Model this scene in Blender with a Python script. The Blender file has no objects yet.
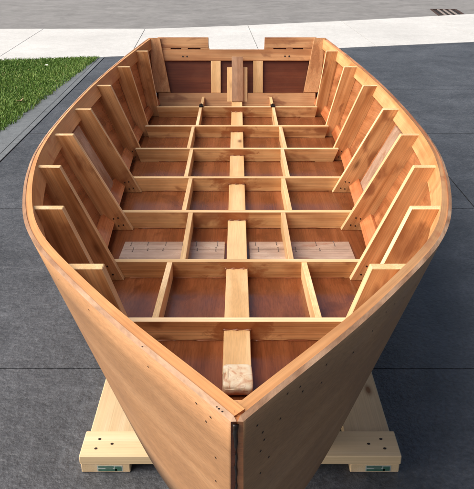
import bpy, bmesh, math, random
import numpy as np
from mathutils import Vector
random.seed(7); np.random.seed(7)
C = bpy.context.scene.collection
V = Vector

# ------------------------------------------------------------------ materials
def mat(name):
    m = bpy.data.materials.new(name); m.use_nodes = True
    nt = m.node_tree; b = nt.nodes['Principled BSDF']
    return m, nt, b
def N(nt, typ, **kw):
    n = nt.nodes.new(typ)
    for k, v in kw.items():
        if k in ('operation', 'blend_type', 'data_type', 'noise_dimensions', 'attribute_name', 'feature', 'attribute_type', 'clamp'):
            setattr(n, k, v)
        else:
            n.inputs[k].default_value = v
    return n
def L(nt, a, b): nt.links.new(a, b)
def ramp(nt, fac, stops):
    r = nt.nodes.new('ShaderNodeValToRGB'); cr = r.color_ramp
    while len(cr.elements) < len(stops): cr.elements.new(.5)
    for e, (p, c) in zip(cr.elements, stops):
        e.position = p; e.color = (c[0], c[1], c[2], 1) if len(c) > 1 else (c[0],)*3 + (1,)
    L(nt, fac, r.inputs[0]); return r.outputs[0]
def g(v): return (v, v, v)
def mixc(nt, fac, a, b, mode='MIX'):
    m = nt.nodes.new('ShaderNodeMix'); m.data_type = 'RGBA'; m.blend_type = mode
    if hasattr(fac, 'is_output'): L(nt, fac, m.inputs[0])
    else: m.inputs[0].default_value = fac
    for s, v in ((6, a), (7, b)):
        if hasattr(v, 'is_output'): L(nt, v, m.inputs[s])
        else: m.inputs[s].default_value = (*v, 1)
    return m.outputs[2]

def wood(name, dark, mid, light, rough=.5, centre=False, stain=0.0, stain_col=(.12, .03, .01), fine=1.0, figure=.5, bump=.15, blotch=.25, spec=.4, slow=.55, vary=.14, knots=False, pores=.65):
    """solid wood grain running along the first axis of the 'grain' attribute"""
    m, nt, b = mat(name)
    at = N(nt, 'ShaderNodeAttribute', attribute_name='grain')
    oi = nt.nodes.new('ShaderNodeObjectInfo')
    ml = N(nt, 'ShaderNodeMath', operation='MULTIPLY'); ml.inputs[1].default_value = 37.0
    L(nt, oi.outputs['Random'], ml.inputs[0])
    ad = N(nt, 'ShaderNodeVectorMath', operation='ADD'); L(nt, at.outputs['Vector'], ad.inputs[0]); L(nt, ml.outputs[0], ad.inputs[1])
    def noise(scale, sx, sy, sz, detail=5, rough_=.55, dist=0.):
        mp = nt.nodes.new('ShaderNodeMapping'); mp.inputs['Scale'].default_value = (sx, sy, sz)
        L(nt, ad.outputs[0], mp.inputs[0])
        n = N(nt, 'ShaderNodeTexNoise', Scale=scale, Detail=detail, Roughness=rough_, Distortion=dist)
        L(nt, mp.outputs[0], n.inputs['Vector']); return n.outputs['Fac']
    n1 = noise(1, .8, 13, 13, 3, .4, .35)                       # growth rings, broad
    sn = N(nt, 'ShaderNodeMath', operation='MULTIPLY'); L(nt, n1, sn.inputs[0]); sn.inputs[1].default_value = 34*figure
    si = N(nt, 'ShaderNodeMath', operation='SINE'); L(nt, sn.outputs[0], si.inputs[0])
    s2 = N(nt, 'ShaderNodeMath', operation='MULTIPLY_ADD'); L(nt, si.outputs[0], s2.inputs[0]); s2.inputs[1].default_value = .5; s2.inputs[2].default_value = .5
    n2 = noise(1, 2.2*fine, 230*fine, 230*fine, 4, .6)            # fine pores and streaks
    n3 = noise(1, .9, 3.2, 3.2, 3, .5)                          # slow colour change over the board
    n4 = noise(1, 6, 9, 9, 4, .6)                               # blotches
    col = ramp(nt, s2.outputs[0], [(0, dark), (.45, mid), (1, light)])
    f2 = ramp(nt, n2, [(.3, g(.62)), (.6, g(1.12))])
    col = mixc(nt, pores, col, f2, 'MULTIPLY')
    f3 = ramp(nt, n3, [(.3, g(.68)), (.7, g(1.25))])
    col = mixc(nt, slow, col, f3, 'MULTIPLY')
    if vary:                                                        # every board its own tone
        wn = N(nt, 'ShaderNodeTexWhiteNoise', noise_dimensions='1D'); L(nt, ml.outputs[0], wn.inputs['W'])
        col = mixc(nt, 1., col, ramp(nt, wn.outputs['Value'], [(0, (1-vary, 1-vary*1.15, 1-vary*1.3)), (1, (1+vary, 1+vary, 1+vary))]), 'MULTIPLY')
    if knots:
        mp = nt.nodes.new('ShaderNodeMapping'); mp.inputs['Scale'].default_value = (3.2, 8, 8); L(nt, ad.outputs[0], mp.inputs[0])
        vo = N(nt, 'ShaderNodeTexVoronoi', feature='F1', Scale=1.); L(nt, mp.outputs[0], vo.inputs['Vector'])
        sc_ = nt.nodes.new('ShaderNodeSeparateColor'); L(nt, vo.outputs['Color'], sc_.inputs[0])
        ss = N(nt, 'ShaderNodeMath', operation='MULTIPLY_ADD'); L(nt, n4, ss.inputs[0]); ss.inputs[1].default_value = .08; L(nt, vo.outputs['Distance'], ss.inputs[2])
        kk = ramp(nt, ss.outputs[0], [(.10, g(.9)), (.13, g(.55)), (.20, g(.12)), (.26, g(0))])
        gt = N(nt, 'ShaderNodeMath', operation='GREATER_THAN'); L(nt, sc_.outputs[0], gt.inputs[0]); gt.inputs[1].default_value = .45
        k2 = N(nt, 'ShaderNodeMath', operation='MULTIPLY'); L(nt, kk, k2.inputs[0]); L(nt, gt.outputs[0], k2.inputs[1])
        col = mixc(nt, k2.outputs[0], col, (.20, .085, .03))
    f4 = ramp(nt, n4, [(.35, (.72, .62, .55)), (.62, g(1.06))])
    col = mixc(nt, blotch, col, f4, 'MULTIPLY')
    if stain > 0:
        n5 = noise(1, 3.6, 7, 7, 4, .55, .4)
        k = ramp(nt, n5, [(.60 - .1*stain, g(0)), (.68 - .1*stain, g(.62)), (.8, g(.85))])
        col = mixc(nt, k, col, stain_col)
    if centre:                                                      # glue squeezed out and wiped around the keelson
        sx = nt.nodes.new('ShaderNodeSeparateXYZ'); L(nt, at.outputs['Vector'], sx.inputs[0])
        ab = N(nt, 'ShaderNodeMath', operation='ABSOLUTE'); L(nt, sx.outputs[0], ab.inputs[0])
        n6 = noise(1, 9, 15, 15, 5, .65, .8)
        k1 = N(nt, 'ShaderNodeMath', operation='MULTIPLY_ADD'); L(nt, ab.outputs[0], k1.inputs[0]); k1.inputs[1].default_value = -2.6; L(nt, n6, k1.inputs[2])
        col = mixc(nt, ramp(nt, k1.outputs[0], [(.17, g(0)), (.27, g(.6)), (.42, g(.85))]), col, (.27, .075, .02))
    L(nt, col, b.inputs['Base Color'])
    rr = ramp(nt, n4, [(.3, g(rough - .12)), (.7, g(rough + .1))]); L(nt, rr, b.inputs['Roughness'])
    b.inputs['Specular IOR Level'].default_value = spec
    if bump > 0:
        bp = N(nt, 'ShaderNodeBump', Strength=bump, Distance=.002); L(nt, n2, bp.inputs['Height']); L(nt, bp.outputs[0], b.inputs['Normal'])
    return m

def plain(name, col, rough=.6, metal=0.):
    m, nt, b = mat(name)
    tc = nt.nodes.new('ShaderNodeTexCoord')
    n = N(nt, 'ShaderNodeTexNoise', Scale=60., Detail=4.); L(nt, tc.outputs['Object'], n.inputs['Vector'])
    c = mixc(nt, .5, col, ramp(nt, n.outputs['Fac'], [(.3, g(.6)), (.7, g(1.2))]), 'MULTIPLY')
    L(nt, c, b.inputs['Base Color']); b.inputs['Roughness'].default_value = rough; b.inputs['Metallic'].default_value = metal
    return m

M = {}
M['face']   = wood('oiled_fir_face', (.46, .215, .08), (.59, .305, .125), (.67, .385, .17), .46, True, .25, (.20, .055, .018), blotch=.5, knots=True)
M['rib']    = wood('oiled_rib_face', (.40, .175, .062), (.53, .255, .10), (.61, .325, .14), .44, False, .42, (.17, .046, .016), blotch=.5, knots=True)
M['edge']   = wood('raw_fir_edge', (.70, .46, .23), (.78, .55, .31), (.85, .64, .39), .6, False, 0, figure=.3, bump=.08, blotch=.15)
M['keel']   = wood('pale_pine', (.65, .40, .18), (.72, .465, .225), (.77, .52, .27), .5, False, 0, figure=.35, blotch=.15, slow=.3, pores=.35, knots=True)
M['clamp']  = wood('orange_clamp_wood', (.53, .245, .092), (.61, .305, .125), (.67, .365, .16), .42, False, .12, (.42, .14, .05), figure=.4, blotch=.35, vary=.05, slow=.4, pores=.5)
M['plyout'] = wood('outer_okoume_ply', (.425, .222, .106), (.475, .254, .125), (.515, .285, .145), .5, False, .0, figure=.3, bump=.2, blotch=.12, slow=.14, vary=.02, pores=.55, fine=1.5)
M['plyin']  = wood('inner_okoume_ply', (.30, .105, .038), (.38, .145, .056), (.44, .18, .074), .32, False, .15, (.14, .036, .013), figure=.4, blotch=.5, vary=.04)
M['bottom'] = wood('bottom_mahogany_ply', (.155, .044, .015), (.19, .057, .020), (.23, .074, .028), .22, False, .06, (.10, .026, .009), figure=.2, fine=.7, blotch=.3, vary=.04, slow=.4)
M['dark']   = wood('transom_mahogany_ply', (.135, .036, .014), (.17, .047, .018), (.21, .062, .026), .4, False, 0, figure=.3, blotch=.3, vary=.04)
M['plyedge']= wood('pale_ply_edge', (.33, .18, .10), (.41, .245, .15), (.48, .31, .20), .75, False, .12, (.30, .16, .09), figure=.9, blotch=.4, slow=.35, vary=.03, bump=.6)
M['tran']   = wood('transom_frame_wood', (.41, .19, .078), (.51, .26, .115), (.58, .32, .15), .5, False, .08, (.2, .07, .03), blotch=.35, knots=True)
M['knee']   = wood('weathered_knee_wood', (.38, .21, .12), (.45, .265, .16), (.50, .31, .195), .6, False, 0, blotch=.3)
M['log']    = wood('red_chine_log', (.36, .105, .036), (.48, .16, .06), (.56, .21, .085), .25, False, .18, (.22, .045, .015), blotch=.5)
M['strap']  = wood('grey_butt_strap', (.40, .27, .195), (.48, .34, .255), (.54, .40, .31), .24, False, .2, (.30, .13, .07), figure=.2, blotch=.7)
M['pine']   = wood('raw_construction_pine', (.70, .53, .32), (.75, .59, .38), (.79, .64, .43), .65, False, 0, figure=.3, blotch=.15, slow=.35, knots=True, pores=.35)
M['screw']  = plain('screw_hole_black', (.020, .011, .007), .5)
M['epoxy']  = plain('dark_epoxy', (.016, .009, .006), .4)
M['fillet'] = wood('epoxy_fillet_red', (.16, .045, .016), (.22, .066, .024), (.36, .16, .08), .2, False, 0, blotch=.8, spec=.5)
M['clip']   = plain('blackened_steel', (.02, .02, .022), .4, .6)
M['iron']   = plain('rusty_cast_iron', (.055, .030, .024), .75, .2)
M['bar']    = plain('worn_grate_bar', (.26, .22, .20), .7, .1)
M['pencil'] = plain('pencil_mark', (.13, .09, .07), .6)
M['pit_shade']    = plain('drain_pit_shade', (.008, .006, .006), .9)
M['tagw']   = plain('tag_white', (.42, .47, .44), .5)
M['tagg']   = plain('tag_green', (.05, .14, .10), .5)

def lumpmat():
    m, nt, b = mat('glued_end_block')
    tc = nt.nodes.new('ShaderNodeTexCoord')
    o_ = tc.outputs['Object']
    n = N(nt, 'ShaderNodeTexNoise', Scale=26., Detail=4., Distortion=1.2); L(nt, tc.outputs['Object'], n.inputs['Vector'])
    a = ramp(nt, n.outputs['Fac'], [(.30, (.58, .30, .17)), (.42, (.76, .58, .38)), (.6, (.82, .72, .53))])
    w = N(nt, 'ShaderNodeTexNoise', Scale=13., Detail=5., Distortion=.8); L(nt, tc.outputs['Object'], w.inputs['Vector'])
    v = ramp(nt, w.outputs['Fac'], [(.485, g(0)), (.50, g(.45)), (.515, g(0))])
    c = mixc(nt, v, a, (.55, .20, .12))
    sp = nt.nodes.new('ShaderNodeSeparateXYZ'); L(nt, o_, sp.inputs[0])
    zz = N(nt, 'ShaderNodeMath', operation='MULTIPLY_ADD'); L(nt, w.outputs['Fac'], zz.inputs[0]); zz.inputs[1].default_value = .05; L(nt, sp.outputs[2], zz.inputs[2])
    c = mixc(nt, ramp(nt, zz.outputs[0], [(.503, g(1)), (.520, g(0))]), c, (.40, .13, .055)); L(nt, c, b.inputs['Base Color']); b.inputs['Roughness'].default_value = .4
    return m
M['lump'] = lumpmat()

def ground_mat(name, base, var, rough, bump, scale=1., dist=.006, pebble=0., spec=.5, cloud=0., fine=110.):
    m, nt, b = mat(name)
    tc = nt.nodes.new('ShaderNodeTexCoord'); o = tc.outputs['Object']
    n1 = N(nt, 'ShaderNodeTexNoise', Scale=.55*scale, Detail=5., Roughness=.6); L(nt, o, n1.inputs['Vector'])
    n2 = N(nt, 'ShaderNodeTexNoise', Scale=14*scale, Detail=8., Roughness=.65); L(nt, o, n2.inputs['Vector'])
    n3 = N(nt, 'ShaderNodeTexNoise', Scale=fine*scale, Detail=3.); L(nt, o, n3.inputs['Vector'])
    c = mixc(nt, 1., base, ramp(nt, n1.outputs['Fac'], [(.3, g(1-var)), (.7, g(1+var))]), 'MULTIPLY')
    c = mixc(nt, 1., c, ramp(nt, n2.outputs['Fac'], [(.3, g(1-var)), (.7, g(1+var))]), 'MULTIPLY')
    c = mixc(nt, 1., c, ramp(nt, n3.outputs['Fac'], [(.3, g(1-var*1.2)), (.7, g(1+var*1.2))]), 'MULTIPLY')
    if cloud:                                                       # worn, dusty and damp patches
        n4 = N(nt, 'ShaderNodeTexNoise', Scale=2.3, Detail=6., Roughness=.7, Distortion=.7); L(nt, o, n4.inputs['Vector'])
        c = mixc(nt, 1., c, ramp(nt, n4.outputs['Fac'], [(.32, g(1-cloud)), (.5, g(1)), (.68, g(1+cloud))]), 'MULTIPLY')
    L(nt, c, b.inputs['Base Color']); b.inputs['Specular IOR Level'].default_value = spec
    L(nt, ramp(nt, n2.outputs['Fac'], [(.3, g(rough-.1)), (.7, g(rough+.1))]), b.inputs['Roughness'])
    h = N(nt, 'ShaderNodeMath', operation='MULTIPLY_ADD'); L(nt, n3.outputs['Fac'], h.inputs[0]); h.inputs[1].default_value = .35; L(nt, n2.outputs['Fac'], h.inputs[2])
    bp = N(nt, 'ShaderNodeBump', Strength=bump, Distance=dist); L(nt, h.outputs[0], bp.inputs['Height']); L(nt, bp.outputs[0], b.inputs['Normal'])
    return m
M['drive'] = ground_mat('slate_grey_stamped_concrete', (.069, .074, .084), .22, .38, .8, 1.4, .012, fine=42., cloud=.30)
M['band']  = ground_mat('paver_band_concrete', (.135, .148, .158), .16, .6, .5)
M['walk']  = ground_mat('pale_sidewalk_concrete', (.52, .52, .51), .10, .8, .3, cloud=.06)
M['road']  = ground_mat('worn_asphalt', (.195, .192, .19), .12, .85, .6, fine=160., cloud=.2)
M['soil']  = ground_mat('lawn_soil', (.045, .055, .018), .3, .95, .5)
M['base']  = ground_mat('dark_joint_bed', (.012, .012, .013), .2, .95, .3)
M['field'] = ground_mat('grass_field', (.05, .085, .02), .3, .95, .5)
def grassmat():
    m, nt, b = mat('grass_blades')
    a = N(nt, 'ShaderNodeAttribute', attribute_name='shade')
    L(nt, ramp(nt, a.outputs['Fac'], [(0, (.055, .125, .014)), (.5, (.125, .235, .036)), (.85, (.25, .34, .08)), (1, (.30, .27, .10))]), b.inputs['Base Color'])
    b.inputs['Roughness'].default_value = .55; b.inputs['Specular IOR Level'].default_value = .3
    return m
M['grass'] = grassmat()
M['leafa'] = plain('tan_leaf', (.50, .33, .20), .7)
M['leafb'] = plain('pale_leaf', (.72, .66, .55), .7)
M['leafc'] = plain('brown_leaf', (.16, .09, .05), .7)

# ------------------------------------------------------------------ object helpers
def tag(o, label=None, cat=None, group=None, kind=None):
    for k, v in (('label', label), ('category', cat), ('group', group), ('kind', kind)):
        if v: o[k] = v
    return o
def empty(name, loc=(0, 0, 0)):
    o = bpy.data.objects.new(name, None); C.objects.link(o); o.location = loc; return o
def finish(name, bm, mats, parent=None, axis=(1, 0, 0), gv=None, smooth=False):
    """bmesh -> one mesh object with a 3D 'grain' coordinate per vertex"""
    me = bpy.data.meshes.new(name)
    bm.normal_update(); bm.to_mesh(me); bm.free()
    for m in (mats if isinstance(mats, (list, tuple)) else [mats]): me.materials.append(m)
    a = V(axis).normalized()
    u = a.orthogonal().normalized()
    if abs(a.z) < .9: u = a.cross(V((0, 0, 1))).normalized()
    w = a.cross(u)
    at = me.attributes.new('grain', 'FLOAT_VECTOR', 'POINT')
    co = np.empty(len(me.vertices)*3); me.vertices.foreach_get('co', co); co = co.reshape(-1, 3)
    arr = co @ np.array([a, u, w]).T if gv is None else gv(co)
    at.data.foreach_set('vector', arr.astype(np.float32).ravel())
    if smooth:
        for p in me.polygons: p.use_smooth = True
    o = bpy.data.objects.new(name, me); C.objects.link(o); o.parent = parent
    return o
def bevel(bm, w, seg=1):
    bmesh.ops.recalc_face_normals(bm, faces=bm.faces)
    es = [e for e in bm.edges if len(e.link_faces) == 2 and e.calc_face_angle(0) > .5]
    bmesh.ops.bevel(bm, geom=es, offset=w, segments=seg, affect='EDGES', profile=.6)
def prism_bm(poly, ext, bm=None, bev=.0015, edge_slot=None):
    """polygon of 3D points pushed along ext; faces that are not its two broad sides get edge_slot"""
    own = bmesh.new()
    e = V(ext)
    a = [own.verts.new(V(p)) for p in poly]; b = [own.verts.new(V(p) + e) for p in poly]
    own.faces.new(a); own.faces.new(list(reversed(b)))
    n = len(poly)
    for i in range(n): own.faces.new((a[i], b[i], b[(i+1) % n], a[(i+1) % n]))
    bmesh.ops.recalc_face_normals(own, faces=own.faces)
    en = e.normalized()
    if bev: bevel(own, bev)
    own.normal_update()
    if edge_slot is not None:
        for f in own.faces:
            if abs(f.normal.dot(en)) < .95: f.material_index = edge_slot
    if bm is None: return own
    merge(bm, own); return bm
def merge(bm, other, slot=None):
    me = bpy.data.meshes.new('tmp'); other.to_mesh(me); other.free()
    k = len(bm.faces); bm.from_mesh(me); bpy.data.meshes.remove(me)
    bm.faces.ensure_lookup_table()
    if slot is not None:
        for f in bm.faces[k:]: f.material_index = slot
def box_bm(x0, x1, y0, y1, z0, z1, bm=None, bev=.002):
    return prism_bm([(x0, y0, z0), (x1, y0, z0), (x1, y0, z1), (x0, y0, z1)], (0, y1-y0, 0), bm, bev)
def disc(bm, p, n, r, slot, seg=9):
    """a small hole or screw head flush with a face: a flat cap 0.8 mm proud"""
    n = V(n).normalized(); u = n.orthogonal().normalized(); w = n.cross(u); p = V(p) + n*.0008
    f = bm.faces.new([bm.verts.new(p + (u*math.cos(t) + w*math.sin(t))*r) for t in [2*math.pi*k/seg for k in range(seg)]])
    f.material_index = slot; f.normal_update()
    if f.normal.dot(n) < 0: f.normal_flip()
def strip_tube(secs, closed=True, caps=True):
    """loft: list of sections, each the same number of 3D points, joined in order"""
    bm = bmesh.new()
    vs = [[bm.verts.new(V(p)) for p in s] for s in secs]
    n = len(secs[0])
    for a, b in zip(vs, vs[1:]):
        for i in range(n if closed else n-1):
            j = (i+1) % n
            f = bm.faces.new((a[i], a[j], b[j], b[i])); f.material_index = 0
            f.smooth = False
    if caps: bm.faces.new(vs[0]); bm.faces.new(list(reversed(vs[-1])))
    bmesh.ops.recalc_face_normals(bm, faces=bm.faces)
    return bm

def loft_grain(secs):
    """grain coordinates for a loft whose vertices are still in section order: along the loft, then across each section"""
    u = 0.; rows = []; prev = None
    for s in secs:
        m = sum((V(p) for p in s), V((0, 0, 0)))/len(s)
        if prev is not None: u += (m-prev).length
        prev = m
        a = (V(s[1])-V(s[0])).normalized(); b = (V(s[-1])-V(s[0])); b = (b - a*b.dot(a)).normalized()
        rows += [(u, (V(p)-V(s[0])).dot(a), (V(p)-V(s[0])).dot(b)) for p in s]
    arr = np.array(rows)
    return lambda co: arr
# ------------------------------------------------------------------ hull lines (metres; bow towards -y)
def spline(xs, ys):
    xs = np.array(xs, float); ys = np.array(ys, float); n = len(xs); h = np.diff(xs)
    A = np.zeros((n, n)); r = np.zeros(n); A[0, 0] = A[-1, -1] = 1
    for i in range(1, n-1):
        A[i, i-1] = h[i-1]; A[i, i] = 2*(h[i-1]+h[i]); A[i, i+1] = h[i]
        r[i] = 6*((ys[i+1]-ys[i])/h[i] - (ys[i]-ys[i-1])/h[i-1])
    m = np.linalg.solve(A, r)
    def f(x):
        x = min(max(x, xs[0]), xs[-1]); i = min(int(np.searchsorted(xs, x, 'right')-1), n-2)
        t0 = xs[i+1]-x; t1 = x-xs[i]
        return float((m[i]*t0**3+m[i+1]*t1**3)/(6*h[i]) + (ys[i]/h[i]-m[i]*h[i]/6)*t0 + (ys[i+1]/h[i]-m[i+1]*h[i]/6)*t1)
    return f
hs = spline([.895, 1.03, 1.25, 1.5, 1.75, 2.0, 2.25, 2.5, 2.75, 3.15, 3.65, 4.2, 4.75, 5.6, 6.72],
            [.0095, .101, .248, .397, .531, .636, .716, .783, .840, .908, .955, .977, .976, .922, .804])
zs = spline([.895, 1.63, 2.257, 2.884, 3.52, 4.153, 4.79, 5.43, 6.075, 6.72], [1.130, 1.050, .967, .910, .873, .852, .846, .855, .870, .886])
hc = spline([1.12, 1.437, 1.666, 2.0, 2.278, 2.6, 2.884, 3.52, 4.153, 4.79, 5.43, 6.075, 6.56], [.014, .184, .287, .435, .545, .605, .638, .682, .718, .757, .775, .765, .74])
zc = spline([1.12, 1.437, 1.63, 2.257, 2.884, 3.52, 4.153, 4.79, 5.43, 6.075, 6.56], [.60, .525, .490, .442, .383, .358, .339, .327, .320, .322, .318])
Y0, Y1 = 1.12, 6.56
def ysheer(t): return t - .225*max(0, (2.1-t)/(2.1-Y0))**1.5 + .16*max(0, (t-6.0)/.56)
def hull(t, v):
    """v = 0 at the chine, 1 at the sheer; starboard (+x) half"""
    ys = ysheer(t)
    return V((hc(t)+(hs(ys)-hc(t))*v, t+(ys-t)*v, zc(t)+(zs(ys)-zc(t))*v))
def curve_at(y):
    pts = []
    for v in np.linspace(0, 1, 25):
        a, b = Y0, Y1
        for _ in range(40):
            m = (a+b)/2
            if hull(m, v).y < y: a = m
            else: b = m
        p = hull((a+b)/2, v); pts.append((p.z, p.x))
    return np.array(pts)
def half(y, z, c=None):
    c = curve_at(y) if c is None else c
    if z < c[0, 0]: return c[0, 1] + (z-c[0, 0])*(c[3, 1]-c[0, 1])/(c[3, 0]-c[0, 0])
    return float(np.interp(z, c[:, 0], c[:, 1]))
PLY, CLT, CLH = .011, .023, .088
ts = sorted([Y0 + (Y1-Y0)*(i/90)**1.15 for i in range(91)] + [Y0 + .005*k for k in range(1, 6)])
def frame_at(t, v=1.):
    """outward normal and sheerward direction of the hull side"""
    e = .01
    a = hull(min(t+e, Y1), v) - hull(max(t-e, Y0), v); up = hull(t, 1) - hull(t, 0)
    return a.cross(up).normalized(), up.normalized(), a.normalized()   # starboard: forward x up

boat = empty('wooden_boat', (0, 3.5, .30))
tag(boat, 'unfinished open plywood boat with exposed wooden ribs resting on a pine cradle', 'boat')
ROOT = boat
def child(o):
    return o
def put(name, bm, mats, axis=(0, 1, 0), parent=None, gv=None, smooth=False, label=None):
    o = finish(name, bm, mats, None, axis, gv, smooth)
    p = parent or boat
    o.parent = p
    o.matrix_parent_inverse = p.matrix_world.inverted() if p is not boat else __import__('mathutils').Matrix.Translation(-boat.location)
    if label: o['label'] = label
    return o

# ---- side panels: outer face / inner face / raw edge as three material slots of one mesh
for s in (-1, 1):
    bm = bmesh.new(); NV = 6; rows = []
    for t in ts:
        n, up, al = frame_at(t, .5)
        n = V((abs(n.x), n.y if n.x > 0 else -n.y, n.z if n.x > 0 else -n.z))
        wob = .0004*math.sin(t*13) + .0003*math.sin(t*37+1)
        out = [hull(t, k/NV) for k in range(NV+1)]
        out[0] = out[0] - up*.014; out[-1] = out[-1] + up*(.003+wob)
        inn = [p - n*PLY for p in out]
        for q in inn: q.x = max(q.x, .0008)
        if t == ts[0]:
            for p_, q in zip(out, inn): q.x = .0008; q.y = p_.y + .0005; q.z = p_.z
        rows.append(([bm.verts.new(V((p.x*s, p.y, p.z))) for p in out], [bm.verts.new(V((p.x*s, p.y, p.z))) for p in inn]))
    for (o1, i1), (o2, i2) in zip(rows, rows[1:]):
        for k in range(NV):
            bm.faces.new((o1[k], o2[k], o2[k+1], o1[k+1])).material_index = 0
            bm.faces.new((i1[k], i1[k+1], i2[k+1], i2[k])).material_index = 1
        bm.faces.new((o1[-1], o2[-1], i2[-1], i1[-1])).material_index = 2
        bm.faces.new((o1[0], i1[0], i2[0], o2[0])).material_index = 2
    for r in (rows[0], rows[-1]):
        for k in range(NV): bm.faces.new((r[0][k], r[0][k+1], r[1][k+1], r[1][k])).material_index = 3 if r is rows[0] else 2
    bmesh.ops.recalc_face_normals(bm, faces=bm.faces)
    for f in bm.faces: f.smooth = f.material_index < 2
    # screw holes along stem and sheer
    def hole(t, v, r=.0026):
        p = hull(t, v); n, up, al = frame_at(t, v)
        n = V((abs(n.x), n.y if n.x > 0 else -n.y, n.z if n.x > 0 else -n.z))
        disc(bm, (p.x*s, p.y, p.z), (n.x*s, n.y, n.z), r, 4, 7)
    rnd = random.Random(3+s)
    if s < 0: spots = [(.93, .03), (.90, .055), (.945, .06), (.72, .03), (.55, .035), (.40, .03)]
    else: spots = [(.93, .03), (.86, .04), (.80, .05), (.74, .03), (.66, .055), (.60, .04), (.52, .03), (.95, .09), (.93, .11), (.90, .12), (.84, .08)]
    for v, d_ in spots: hole(Y0+d_+rnd.uniform(-.008, .008), v+rnd.uniform(-.01, .01))
    if s < 0:                                                       # dark marks on the raw edge near the stem
        for d_, r_ in ((.020, .0018), (.026, .0022), (.030, .0016), (.19, .0016)):
            p = hull(Y0+d_, 1); n, up, al = frame_at(Y0+d_, 1); p = p + up*.0042 - V((abs(n.x), 0, 0))*.006; disc(bm, (-p.x, p.y, p.z), (0, 0, 1), r_, 4, 6)
    t = 1.30
    while t < 6.4:
        hole(t, .93+rnd.uniform(-.02, .015), rnd.uniform(.0018, .0028)); t += .17+rnd.uniform(-.05, .06)
    t = 1.30
    while s > 0 and t < 2.4:
        hole(t, .88+rnd.uniform(-.05, .03), rnd.uniform(.0022, .003)); t += .09+rnd.uniform(-.03, .05)
    put('side_panel', bm, [M['plyout'], M['plyin'], M['plyedge'], M['dark'] if s < 0 else M['plyin'], M['screw']],
        gv=lambda co: np.stack([co[:, 1]*.95, co[:, 2]+.13*co[:, 1], np.abs(co[:, 0])*.25], 1))

# ---- sheer clamps (inwales); the left one laps past the stem, the right one butts against it
for s in (-1, 1):
    secs = []
    for t in ts[1:]:
        n, up, al = frame_at(t, 1)
        n = V((abs(n.x), n.y if n.x > 0 else -n.y, n.z if n.x > 0 else -n.z))
        p = hull(t, 1) - n*(PLY-.001)
        if p.x < .002: continue
        wob = .0004*math.sin(t*11) - (.0035 if s > 0 else 0)
        q = [p + up*wob, p - n*CLT + up*wob, p - n*CLT - up*CLH, p - up*CLH]
        lim = -.016 if s < 0 else -.004
        for k, a in enumerate(q):
            if a.x < lim:
                f = (p.x-lim)/max(p.x-a.x, 1e-6); z = a.z; b = p + (a-p)*f
                a.x, a.y = lim, b.y
        secs.append([V((a.x*s, a.y, a.z)) for a in q])
    put('sheer_clamp', strip_tube(secs), M['clamp'], gv=loft_grain(secs))

# ---- chine logs
for s in (-1, 1):
    secs = []
    for t in [x for x in ts if 1.35 < x < 6.5]:
        p0, p1 = hull(t, 0), hull(t, 1); up = (p1-p0).normalized(); n = V((up.z, 0, -up.x))
        p = p0 + up*.010 - n*(PLY-.003)
        q = [p, p + up*.078, p + up*.078 - n*.020, p - n*.046 + up*.010]
        secs.append([V((a.x*s, a.y, a.z)) for a in q])
    put('chine_log', strip_tube(secs), M['log'], gv=loft_grain(secs))

# ---- bottom
bm = bmesh.new(); rows = []
for t in ts:
    h = hc(t) - .006; z = zc(t)
    rows.append([bm.verts.new((x, t, zz)) for zz in (z, z-PLY) for x in [h*k/6 for k in range(-6, 7)]])
for a, b in zip(rows, rows[1:]):
    for k in range(12):
        bm.faces.new((a[k], a[k+1], b[k+1], b[k])); bm.faces.new((a[13+k], b[13+k], b[14+k], a[14+k])).material_index = 1
    bm.faces.new((a[0], b[0], b[13], a[13])); bm.faces.new((a[12], a[25], b[25], b[12]))
bmesh.ops.recalc_face_normals(bm, faces=bm.faces)
put('bottom_panel', bm, [M['bottom'], M['plyout']])

# ---- keelson
secs = []
for t in [1.95 + (6.55-1.95)*i/40 for i in range(41)]:
    z = zc(t) - .003
    secs.append([(-.047, t, z), (.047, t, z), (.047, t, z+.047), (-.047, t, z+.047)])
bm = strip_tube(secs); bevel(bm, .002)
keelson = put('keelson', bm, M['keel'])
# forward end: a rounded block with cream glue on it, tilted down to the bow
bm = bmesh.new()
bmesh.ops.create_icosphere(bm, subdivisions=4, radius=1.)
for v in bm.verts:
    x, y, z = [math.copysign(abs(c_)**.24, c_) for c_ in v.co]
    k = 1 + .03*math.sin(2.1*x+2*y+1) + .03*math.sin(2*z-2.5*x+1.3)
    ch = max(0, -y-.1)*.016 + max(0, x*.6-y-.9)*.012               # chopped off towards the bow, one corner more than the other
    v.co = V((x*.0485*k + .001, 1.930 + y*.055*k, .4955 + z*.0265*k - (ch if z > 0 else 0)))
put('end_block', bm, M['lump'], parent=keelson, smooth=False)

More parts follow.
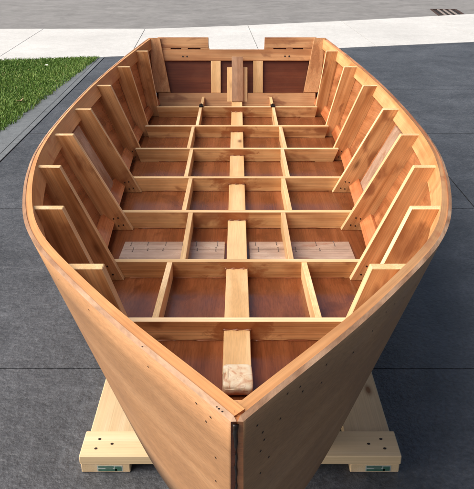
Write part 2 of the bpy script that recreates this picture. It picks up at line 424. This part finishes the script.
# ---- frames: floors, ribs
ST = [2.257 + .6315*k for k in range(7)]; ST = [2.257, 2.884, 3.52, 4.153, 4.79, 5.43, 6.075]
ZT = [.521, .462, .449, .424, .418, .411, .409]
TH = .030
for i, y in enumerate(ST):
    zb, zt = zc(y+.015) - .002, ZT[i]
    c = curve_at(y+.015)
    e = half(y, zt, c) - .030 if i < 4 else half(y, zt, c) - .095
    eb = half(y, zb+.004, c) - .035 if i < 4 else half(y, zb+.02, c) - .10
    kz = zb + .047; kw = .0485
    poly = [(-eb, zb), (-kw, zb), (-kw, kz), (kw, kz), (kw, zb), (eb, zb), (e, zt), (-e, zt)]
    bm = prism_bm([(p[0], y, p[1]) for p in poly], (0, TH, 0), bev=.002, edge_slot=1)
    sx = [.30, .242, .281, .312, .338, .31, .31]
    rnd = random.Random(i)
    for xx in (-sx[max(i-1, 0)], sx[max(i-1, 0)]):
        if i:
            for k in (.3, .62): disc(bm, (xx+rnd.uniform(-.004, .004), y, zb+(zt-zb)*k+.01), (0, -1, 0), .005, 2)
    o = put('floor_timber', bm, [M['face'], M['edge'], M['screw']], axis=(1, 0, 0))
    # reddish epoxy fillet where the floor meets the bottom and the keelson
    fb = bmesh.new()
    for s in (-1, 1):
        secs = []
        for k in range(13):
            x = s*(kw+.004 + (eb-.13-kw)*k/12)
            r = .0065 + .0022*math.sin(k*1.1+i*1.9+s) + .0012*math.sin(k*2.7+i)
            secs.append([(x, y+.001, zb+r), (x, y-r*.35, zb+r*.4), (x, y-r, zb+.0045), (x, y+.001, zb+.001)])
        merge(fb, strip_tube(secs))
    secs = []
    for k in range(15):
        r = max(.0015, .005+.004*math.sin(k*1.1+i*2.3)+.002*math.sin(k*2.9+i))
        x = -kw - .004 + (2*kw+.008)*k/14
        secs.append([(x, y+.001, kz+r), (x, y-r*.35, kz+r*.35), (x, y-r, kz+.001), (x, y+.001, kz-.004)])
    merge(fb, strip_tube(secs))
    put('epoxy_fillet', fb, M['fillet'], axis=(1, 0, 0), parent=o, smooth=True)

YR = [1.63] + ST
for i, y in enumerate(YR):
    k = i-1
    ya = y - TH - .002 if k < 4 else y + TH + .002
    if k < 0: ya = y - TH
    ym = ya + TH/2
    c = curve_at(ym)
    ztop = float(c[-1, 0]) - .002
    zbot = zc(ym) + (.0 if k >= 0 else .09)
    if k < 0: zbot = zc(ym) - .001
    for s in (-1, 1):
        nz = 8
        out = []
        for q in range(nz+1):
            z = zbot + (ztop-CLH+.018-zbot)*q/nz
            out.append((half(ym, z, c) - PLY*1.05 + .000, z))
        zz = ztop-CLH+.018
        slope = abs((hs(ym+.02)-hs(ym-.02))/.04); cl = CLT*math.sqrt(1+slope**2) + (PLY-.001)*math.sqrt(1+slope**2) - .006
        out.append((half(ym, zz, c) - cl, zz)); out.append((half(ym, ztop, c) - cl, ztop))
        if slope > .3: out = [(p[0] - .010*slope, p[1]) for p in out[:-2]] + out[-2:]
        dt = {-1: .128, 0: .134}.get(k, .128); db = {-1: .115, 0: .155, 1: .135, 2: .135, 3: .138, 4: .125, 5: .11, 6: .10}[k]
        inner_t, inner_b = half(ym, ztop, c) - dt, half(ym, zbot, c) - db
        poly = out + [(inner_t, ztop), (inner_b, zbot+.001)]
        bm = prism_bm([(p[0]*s, ya, p[1]) for p in poly], (0, TH, 0), bev=.002, edge_slot=1)
        if 1 <= k <= 4 or k == 0:
            for (a, b) in ((.30, .03), (.62, .025), (.35, .07), (.66, .065)):
                zz = zbot+b; xi = inner_b + (inner_t-inner_b)*b/(ztop-zbot)
                disc(bm, (s*(xi + a*.085+.008), ya, zz), (0, -1, 0), .0045, 2)
        ax = V(((half(ym, ztop, c)-half(ym, zbot, c))*s, 0, ztop-zbot))
        put('rib', bm, [M['rib'], M['edge'], M['screw']], axis=ax)

# ---- fore-and-aft stringers between the floors
SX = [.298, .2425, .281, .312, .336, .309]
for k in range(6):
    ya, yb = ST[k]+TH-.001, ST[k+1]+.001
    for s in (-1, 1):
        x = SX[k]*s
        za, zb_ = ZT[k]-.003, ZT[k+1]-.003
        bm = prism_bm([(x-.012, ya, zc(ya)-.002), (x-.012, yb, zc(yb)-.002), (x-.012, yb, zb_), (x-.012, ya, za)], (.024, 0, 0), bev=.0015, edge_slot=1)
        put('stringer', bm, [M['keel'], M['edge']], axis=(0, 1, 0))
for s in (-1, 1):
    x = .305*s; ya, yb = ST[6]+TH-.001, 6.56
    bm = prism_bm([(x-.012, ya, zc(ya)-.002), (x-.012, yb, zc(yb)-.002), (x-.012, yb, .40), (x-.012, ya, .405)], (.024, 0, 0), bev=.0015, edge_slot=1)
    put('stringer', bm, [M['face'], M['edge']], axis=(0, 1, 0))
    bm = box_bm(x-.018, x+.018, ST[6]-.004, ST[6]+.05, ZT[6]-.001, ZT[6]+.014)
    disc(bm, (x, ST[6]+.02, ZT[6]+.014), (0, 0, 1), .007, 0)
    box_bm(x-.006, x+.006, ST[6]+.012, ST[6]+.026, ZT[6]+.012, ZT[6]+.026, bm)
    put('metal_clip', bm, M['clip'])

# ---- butt straps across the bottom joint (with their row of stitch marks)
for s in (-1, 1):
    y0, y1 = 2.955, 3.305
    x0, x1 = .06, half(3.1, zc(3.1)+.02) - .105
    z = zc(3.1)
    zf = lambda y: zc(y0) + (zc(y1)-zc(y0))*(y-y0)/(y1-y0) + .011
    bm = prism_bm([(s*x0, y0, zc(y0)-.002), (s*x0, y1, zc(y1)-.002), (s*x0, y1, zf(y1)), (s*x0, y0, zf(y0))], (s*(x1-x0), 0, 0), bev=.002)
    def mark(xa, xb, ya, yb):
        f = bm.faces.new([bm.verts.new((a, b, zf(b)+.0008)) for a, b in ((xa, ya), (xb, ya), (xb, yb), (xa, yb))]); f.material_index = 1
        f.normal_update()
        if f.normal.z < 0: f.normal_flip()
    rnd = random.Random(11+s)
    mark(min(s*x0, s*x1)+.012, max(s*x0, s*x1)-.012, 3.200, 3.2040)
    x = x0+.045
    while x < x1-.02:
        w = .0015
        for yc in (3.200, 3.275):
            d = rnd.uniform(-.014, .014); l = rnd.uniform(.014, .034)
            if rnd.random() < .12: continue
            mark(s*x-w+d, s*x+w+d, yc-l, yc+l)
            mark(s*x-w*2.2+d, s*x+w*2.2+d, yc-l-.004, yc-l+.003)
            if rnd.random() < .5: mark(s*x-w*2.2+d, s*x+w*2.2+d, yc+l-.003, yc+l+.003)
        x += .085+rnd.uniform(-.03, .025)
    put('butt_strap', bm, [M['strap'], M['pencil']], axis=(1, 0, 0))
# ---- butt straps on the side panels, just aft of the third frame
for s in (-1, 1):
    y0, y1 = 3.56, 4.055
    secs = []
    for v in [.10+.74*k/8 for k in range(9)]:
        q = []
        for y, d in ((y0, PLY-.001), (y1, PLY-.001), (y1, PLY+.012), (y0, PLY+.012)):
            p = hull(y, v); q.append((s*(p.x-d), p.y, p.z))
        secs.append(q)
    put('butt_strap', strip_tube(secs), M['strap'], axis=(0, 0, 1))

# ---- stem: an inner post behind the meeting panel ends
a = [(-.0088, .8962, 1.1312), (.0088, .8962, 1.1312), (.044, .965, 1.121), (-.044, .965, 1.121)]
d = V((0, .222, -.53))
bm = strip_tube([[V(p) + d*k/8 for p in a] for k in range(9)])
stem = put('stem', bm, M['clamp'], axis=d)
secs = []
for k in range(41):                                                 # lumpy black glue along the joint of the panel ends
    o = d*(k/40*.99) + V((0, 0, .003)); w = .0016*math.sin(k*2.3)+.0012*math.sin(k*.9+2); w2 = .0014*math.sin(k*1.7+1)
    top = max(0, 1-k/6); ht = .0006 + .0045*top*abs(math.sin(k*.8+.7)) + .0003*math.sin(k*1.3)
    secs.append([V(p)+o for p in ((-.0034-.0045*top+w*.6, .8968, 1.124), (-.0028-.003*top+w*.5, .8955-ht, 1.1225), (-.0012+w2*.6, .8955-ht*.8, 1.1225), (.0006+w2*.5+.0015*top, .8968, 1.123))])
put('glue_seam', strip_tube(secs), M['epoxy'], parent=stem, smooth=True)

# ---- transom (raked); u along x, height z, d = distance forward of the outer face
RK = .16/.568
def tp(x, z, d): 
    n = V((0, -1, RK)).normalized()
    return V((x, 6.575 + (z-.318)*RK, z)) + n*d
def tboard(name, pts, d0, d1, m, parent=None, axis=(1, 0, 0), bm0=None, holes=(), edge=None):
    n = V((0, -1, RK)).normalized()
    bm = prism_bm([tp(x, z, d0) for x, z in pts], n*(d1-d0), bev=.002)
    for (x, z) in holes: disc(bm, tp(x, z, d1), n, .008, 1)
    return put(name, bm, [m, M['screw']], axis=axis, parent=parent)
def thw(z): return .735 + (.800-.735)*(z-.318)/.568
tr = tboard('transom', [(-thw(.305)+.008, .305), (thw(.305)-.008, .305), (thw(.875)-.008, .875), (.25, .875), (.245, .775), (-.255, .775), (-.26, .875), (-thw(.875)+.008, .875)], 0, .012, M['dark'])
tboard('top_rail', [(-.70, .690), (.70, .690), (.715, .786), (-.715, .786)], .0135, .042, M['tran'], tr, holes=((-.490, .725), (-.452, .725), (.435, .727), (.473, .727)))
a, b, c_ = tp(0, .415, .0135), tp(0, .3175, .0135), tp(0, .415, .075)
bm = prism_bm([(-.712, q.y, q.z) for q in (a, b, V((0, 6.475, .3175)), V((0, c_.y-.006, c_.z-.002)))], (1.424, 0, 0), bev=.002)
put('bottom_rail', bm, M['tran'], axis=(1, 0, 0), parent=tr)
for s in (-1, 1):
    e = -.008 if s < 0 else .0
    tboard('corner_plank', [(s*(.250+e*s), .799), (s*.712, .799), (s*.718, .888), (s*(.250+e*s), .888)], .0135, .040, M['tran'], tr)
    for x0, x1 in ((.25, .33), (.445, .505), (.60, .71)):
        tboard('spacer', [(s*x0, .7865), (s*x1, .7865), (s*x1, .7985), (s*x0, .7985)], .0135, .036, M['tran'], tr)
    tboard('side_frame', [(s*.605, .4165), (s*(thw(.4165)+.002), .4165), (s*(thw(.88)-.004), .880), (s*.695, .880)], .0425, .070, M['tran'], tr, axis=(s*.12, 0, 1))
    tboard('post', [(s*.148, .4155), (s*.236, .4155), (s*.236, .6895), (s*.148, .6895)], .0135, .040, M['keel'], tr, axis=(0, .2, 1))
tboard('backing_board', [(-.090, .335), (.094, .335), (.094, .628), (-.090, .628)], .0765, .092, M['keel'], tr, axis=(0, .2, 1))
tboard('transom_knee', [(-.046, .335), (.054, .335), (.054, .715), (-.046, .715)], .0925, .125, M['knee'], tr, axis=(0, .2, 1))

# ------------------------------------------------------------------ cradle
cr = empty('boat_cradle', (.012, 2.1, 0))
tag(cr, 'low pine lumber cradle on the driveway carrying the boat', 'cradle')
def cput(name, bm, mats, axis, parent=None):
    from mathutils import Matrix
    o = finish(name, bm, mats, None, axis); p = parent or cr; o.parent = p
    o.matrix_parent_inverse = Matrix.Translation(-cr.location)
    return o
cx = .012
for s in (-1, 1):
    bm = prism_bm([(cx+s*.400, 2.062, .001), (cx+s*.578, 2.062, .001), (cx+s*.578, 2.062, .038), (cx+s*.400, 2.062, .038)], (0, 3.9, 0), bev=.003)
    pl = cput('plank', bm, [M['pine'], M['screw']], (0, 1, 0))
    x0 = cx + (-.520 if s < 0 else .455)
    bm = prism_bm([(x0, 2.0612, .0065), (x0+.092, 2.0612, .0065), (x0+.092, 2.0612, .033), (x0, 2.0612, .033)], (0, .0025, 0), bev=0)
    for k, (a, b, c_, d_) in enumerate(((.004, .060, .024, .031), (.004, .072, .008, .018), (.064, .088, .010, .030), (.030, .056, .0195, .0225))):
        f = bm.faces.new([bm.verts.new((x0+a, 2.0603, c_)), bm.verts.new((x0+b, 2.0603, c_)), bm.verts.new((x0+b, 2.0603, d_)), bm.verts.new((x0+a, 2.0603, d_))]); f.material_index = 1
    o = cput('lumber_tag', bm, [M['tagw'], M['tagg']], (1, 0, 0), pl); o.matrix_parent_inverse = pl.matrix_parent_inverse.copy()
    o.matrix_parent_inverse.identity()
for y in (2.060, 3.85, 5.75):
    bm = prism_bm([(cx-.582, y, .0385), (cx+.582, y, .0385), (cx+.582, y+.143, .0385), (cx-.582, y+.143, .0385)], (0, 0, .038), bev=.003)
    for s in (-1, 1):
        for dx, dy in ((.055, .095), (.105, .068), (.050, .042)): disc(bm, (cx+s*(.578-dx), y+dy, .0765), (0, 0, 1), .006, 1)
    cput('crosspiece', bm, [M['pine'], M['screw']], (1, 0, 0))
for y in (2.14, 3.92, 5.82):
    for s in (-1, 1):
        top = zc(y)-PLY+.001
        bm = box_bm(cx+s*.20-.045, cx+s*.20+.045, y-.045, y+.045, .0765, top-.09)
        cput('upright', bm, M['pine'], (0, 0, 1))
    zt0, zt1 = zc(y-.02)-PLY-.001, zc(y+.02)-PLY-.001
    bm = prism_bm([(cx-.30, y-.02, zt0-.089), (cx-.30, y+.02, zt1-.089), (cx-.30, y+.02, zt1), (cx-.30, y-.02, zt0)], (.60, 0, 0), bev=.001)
    cput('bearer', bm, M['pine'], (1, 0, 0))

# ------------------------------------------------------------------ ground, driveway, street
def flat(name, polys, z, m, kind='structure', depth=0.):
    bm = bmesh.new()
    for p in polys:
        a = [bm.verts.new((x, y, z)) for x, y in p]
        f = bm.faces.new(a); f.normal_update()
        if f.normal.z < 0: f.normal_flip()
        if depth:
            r = bmesh.ops.extrude_face_region(bm, geom=[f]); vs = [v for v in r['geom'] if isinstance(v, bmesh.types.BMVert)]
            for v in vs: v.co.z -= depth
    bmesh.ops.recalc_face_normals(bm, faces=bm.faces)
    o = finish(name, bm, m); tag(o, kind=kind); return o
flat('ground', [[(-150, -120), (150, -120), (150, 180), (-150, 180)]], -.145, M['field'])
NE = [(-9, 10.35), (-3.6, 10.73), (-2.0, 11.10), (1.75, 11.98), (4.05, 12.62), (9, 14.3)]     # back edge of the driveway
FE = [(-12, 14.31), (-4.55, 14.313), (-1.63, 14.33), (-.06, 14.76), (2.25, 15.57), (5.32, 16.86), (9, 18.6), (14, 21.3)]
def ny(x): return float(np.interp(x, [p[0] for p in NE], [p[1] for p in NE]))
def fy(x): return float(np.interp(x, [p[0] for p in FE], [p[1] for p in FE]))
# joint bed and slabs
flat('driveway_bed', [[(-2.0, -4), (9, -4), (9, 14.3), (4.05, 12.62), (1.75, 11.98), (-2.0, 11.10)]], -.012, M['base'])
gap = .004
ys = [-4, -1.265, .735, 2.735, 4.735, 6.735, 8.735]
xs = [-1.995, 1.68, 5.36, 9]
polys = []
for a, b in zip(xs, xs[1:]):
    for c_, d_ in zip(ys, ys[1:]): polys.append([(a+gap, c_+gap), (b-gap, c_+gap), (b-gap, d_-gap), (a+gap, d_-gap)])
    top = [(x, ny(x)-gap) for x in sorted({a+gap, b-gap} | {p[0] for p in NE if a+gap < p[0] < b-gap}, reverse=True)]
    polys.append([(a+gap, 8.735+gap), (b-gap, 8.735+gap)] + top)
flat('driveway', polys, 0, M['drive'], depth=.01)
# paver band between lawn and driveway: two rows of long pavers
polys = []
for x0, x1, st in ((-2.30, -2.070, .61), (-2.063, -2.004, .61)):
    y = -4
    while y < ny(x0)-.02:
        polys.append([(x0, y+.002), (x1, y+.002), (x1, min(y+st-.002, ny(x1)-.01)), (x0, min(y+st-.002, ny(x0)-.01))]); y += st
flat('paver_band', polys, .003, M['band'], depth=.012)
flat('band_bed', [[(-2.31, -4), (-2.0, -4), (-2.0, 11.1), (-2.31, 11.03)]], -.016, M['base'])
# sidewalk slabs
cuts = [-11.5, -9.5, -7.5, -5.55, -3.58, -1.63, .35, 2.3, 4.3, 6.3, 8.3]
polys = []
for a, b in zip(cuts, cuts[1:]):
    sk = -.27
    a1, b1 = a+.006, b-.006
    x_mid = [x for x in (-4.55, -1.63, -.06, 2.25, 5.32) if a1+.1 < x+0 < b1-.1]
    lo = [(a1, ny(a1)+.004)] + [(x, ny(x)+.004) for x in (-3.6, -2.0, 1.75, 4.05) if a1 < x < b1] + [(b1, ny(b1)+.004)]
    hi = [(b1+sk*.5, fy(b1+sk*.5))] + [(x, fy(x)) for x in (5.32, 2.25, -.06, -1.63, -4.55) if a1+sk*.5 < x < b1+sk*.5] + [(a1+sk*.5, fy(a1+sk*.5))]
    polys.append(lo + hi)
flat('sidewalk', polys, .004, M['walk'], depth=.13)
# street
rl = [(x, fy(x)-.05) for x in (-12, -4.55, -1.63, -.06, 2.25, 5.32, 9, 14)]
road = [(-60, 14.26)] + rl + [(40, 35), (40, 62), (14, 30.5), (5, 25.4), (-2, 23.6), (-60, 23.6)]
flat('road', [road], -.05, M['road'], depth=.05)
flat('far_sidewalk', [[(-60, 23.65), (-2, 23.65), (5, 25.45), (14, 30.6), (14, 32.3), (4.4, 27.1), (-2.2, 25.2), (-60, 25.2)]], .05, M['walk'], depth=.15)

# storm drain: frame, bars, near-black sheet painting in the shade under the grate
dr = empty('storm_drain', (4.92, 17.55, -.05)); tag(dr, 'rusty iron storm drain grate set in the street beside the pale sidewalk', 'drain grate')
dr.rotation_euler = (0, 0, math.radians(-6))
def dput(name, bm, m):
    o = finish(name, bm, m, dr); return o
dput('pit_shade', box_bm(-.30, .30, -.60, .60, .0015, .004, bev=0), M['pit_shade'])
bm = bmesh.new()
box_bm(-.31, .31, -.66, -.595, .001, .022, bm); box_bm(-.31, .31, .595, .66, .001, .022, bm)
box_bm(-.31, -.265, -.594, .594, .001, .022, bm); box_bm(.265, .31, -.594, .594, .001, .022, bm)
dput('grate_frame', bm, M['iron'])
for k in range(3):
    x = -.135 + .135*k
    dput('grate_bar', box_bm(x-.026, x+.026, -.592, .592, .005, .020, bev=.003), M['bar'])

# ------------------------------------------------------------------ lawn
lawn_poly = [(-2.31, -4), (-2.31, 11.02), (-3.6, 10.72), (-9, 10.34), (-9, -4)]
flat('lawn_soil', [lawn_poly], -.004, M['soil'])
n = 210000
x = -2.05 - np.random.rand(n)**1.25*6.7; y = 4.2 + np.random.rand(n)*6.85
lim = np.interp(x, [-9, -3.6, -2.3], [10.34, 10.72, 11.0]); edge = -2.275 + .19*(y-6.7)/4.35 + .010*np.sin(y*9)+.008*np.sin(y*23+1)+.016*np.random.randn(n); k = (y < lim + .02*np.random.randn(n)) & (x < edge); x, y = x[k], y[k]; n = len(x)
pn = np.sin(x*2.1+np.sin(y*1.7)) * np.sin(y*2.6+1.2*np.sin(x*1.3))
h = (.022 + .026*np.random.rand(n)) * (1 + .25*pn) ; ang = np.random.rand(n)*2*np.pi; w = .0028 + .0018*np.random.rand(n)
lean = (.25 + .6*np.random.rand(n))*h; la = np.random.rand(n)*2*np.pi
dx, dy = np.cos(ang)*w, np.sin(ang)*w
z0 = np.full(n, -.004)
p = np.empty((n, 5, 3))
p[:, 0] = np.stack([x-dx, y-dy, z0], 1); p[:, 1] = np.stack([x+dx, y+dy, z0], 1)
mx, my = x+np.cos(la)*lean*.35, y+np.sin(la)*lean*.35
p[:, 2] = np.stack([mx+dx*.8, my+dy*.8, h*.6], 1); p[:, 3] = np.stack([mx-dx*.8, my-dy*.8, h*.6], 1)
p[:, 4] = np.stack([x+np.cos(la)*lean, y+np.sin(la)*lean, h], 1)
me = bpy.data.meshes.new('lawn')
me.vertices.add(n*5); me.vertices.foreach_set('co', p.astype(np.float32).ravel())
li = (np.arange(n)*5)[:, None] + np.array([0, 1, 2, 3, 3, 2, 4])[None]
me.loops.add(n*7); me.loops.foreach_set('vertex_index', li.ravel().astype(np.int32))
ls = np.stack([np.arange(n)*7, np.arange(n)*7+4], 1).ravel()
me.polygons.add(n*2); me.polygons.foreach_set('loop_start', ls.astype(np.int32))
p2 = np.sin(x*.9+1.7*np.sin(y*.8+2))*np.cos(y*1.1+x*.6)
sh = np.clip(.48 + .10*pn + .16*p2 + .20*np.random.randn(n), 0, .9); sh[np.random.rand(n) < .02] = 1
at = me.attributes.new('shade', 'FLOAT', 'POINT'); at.data.foreach_set('value', np.repeat(sh, 5).astype(np.float32))
me.update(calc_edges=True); me.validate(); me.materials.append(M['grass'])
lo = bpy.data.objects.new('lawn', me); C.objects.link(lo); tag(lo, 'short green lawn beside the driveway', 'grass', kind='stuff')

def leaf(x, y, z, size, rot, m, label):
    bm = bmesh.new(); prof = [0, .55, .85, 1, .8, .45, 0]; rows = []
    for i, wv in enumerate(prof):
        u = i/6-.5; zz = .25*u*u
        rows.append([bm.verts.new((s*wv*.32*size, u*size, (zz + .18*abs(s)*wv)*size)) for s in (-1, 0, 1)])
    for a, b in zip(rows, rows[1:]):
        for j in (0, 1): bm.faces.new((a[j], a[j+1], b[j+1], b[j]))
    prism = box_bm(-.01*size, .01*size, -.8*size, -.48*size, .05*size, .07*size, bev=0); merge(bm, prism)
    bmesh.ops.remove_doubles(bm, verts=bm.verts[:], dist=1e-5)
    r = bmesh.ops.extrude_face_region(bm, geom=bm.faces[:])
    for v in r['geom']:
        if isinstance(v, bmesh.types.BMVert): v.co.z += .0015
    bmesh.ops.recalc_face_normals(bm, faces=bm.faces)
    o = finish('fallen_leaf', bm, m); o.location = (x, y, z); o.rotation_euler = (random.uniform(-.5, .3), random.uniform(-.4, .4), rot)
    tag(o, label, 'leaf', 'fallen leaves on the lawn')
leaf(-2.40, 7.95, .035, .13, .5, M['leafa'], 'largest tan leaf at the edge of the lawn beside the paver band')
leaf(-2.62, 10.05, .06, .055, 1.3, M['leafb'], 'small whitish leaf in the middle of the lawn nearest the sidewalk')
leaf(-2.62, 7.62, .045, .085, 2.2, M['leafc'], 'dark brown leaf in the grass left of the tan leaf')

# ------------------------------------------------------------------ light, camera, render settings
SUN_EL, SUN_AZ = math.radians(44), math.radians(-103)     # azimuth from +y towards +x: the light comes from the left, a little behind the viewer
sd = V((math.sin(SUN_AZ)*math.cos(SUN_EL), math.cos(SUN_AZ)*math.cos(SUN_EL), math.sin(SUN_EL)))
sun = bpy.data.lights.new('sun', 'SUN'); sun.energy = 3.9; sun.angle = math.radians(75); sun.color = (1, .95, .88)
so = bpy.data.objects.new('sun', sun); C.objects.link(so); so.rotation_euler = sd.to_track_quat('Z', 'Y').to_euler(); so.location = (-5, -3, 8)
w = bpy.data.worlds.new('World'); bpy.context.scene.world = w; w.use_nodes = True
nt = w.node_tree; bg = nt.nodes['Background']
sky = nt.nodes.new('ShaderNodeTexSky'); sky.sky_type = 'NISHITA'; sky.sun_disc = False
sky.sun_elevation = SUN_EL; sky.sun_rotation = SUN_AZ; sky.air_density = 1.0; sky.dust_density = 6.0; sky.ozone_density = .3
L(nt, sky.outputs[0], bg.inputs[0]); bg.inputs[1].default_value = .085
cam = bpy.data.cameras.new('camera'); co = bpy.data.objects.new('camera', cam); C.objects.link(co)
co.location = (0, 0, 1.825); co.rotation_euler = (math.radians(90-23.93), 0, 0)
cam.sensor_fit = 'VERTICAL'; cam.sensor_height = 24; cam.lens = 24*720/489; cam.clip_start = .05; cam.clip_end = 600
sc = bpy.context.scene; sc.camera = co
sc.view_settings.view_transform = 'Standard'; sc.view_settings.look = 'None'; sc.view_settings.exposure = .45; sc.view_settings.gamma = 1
sc.view_settings.use_curve_mapping = False
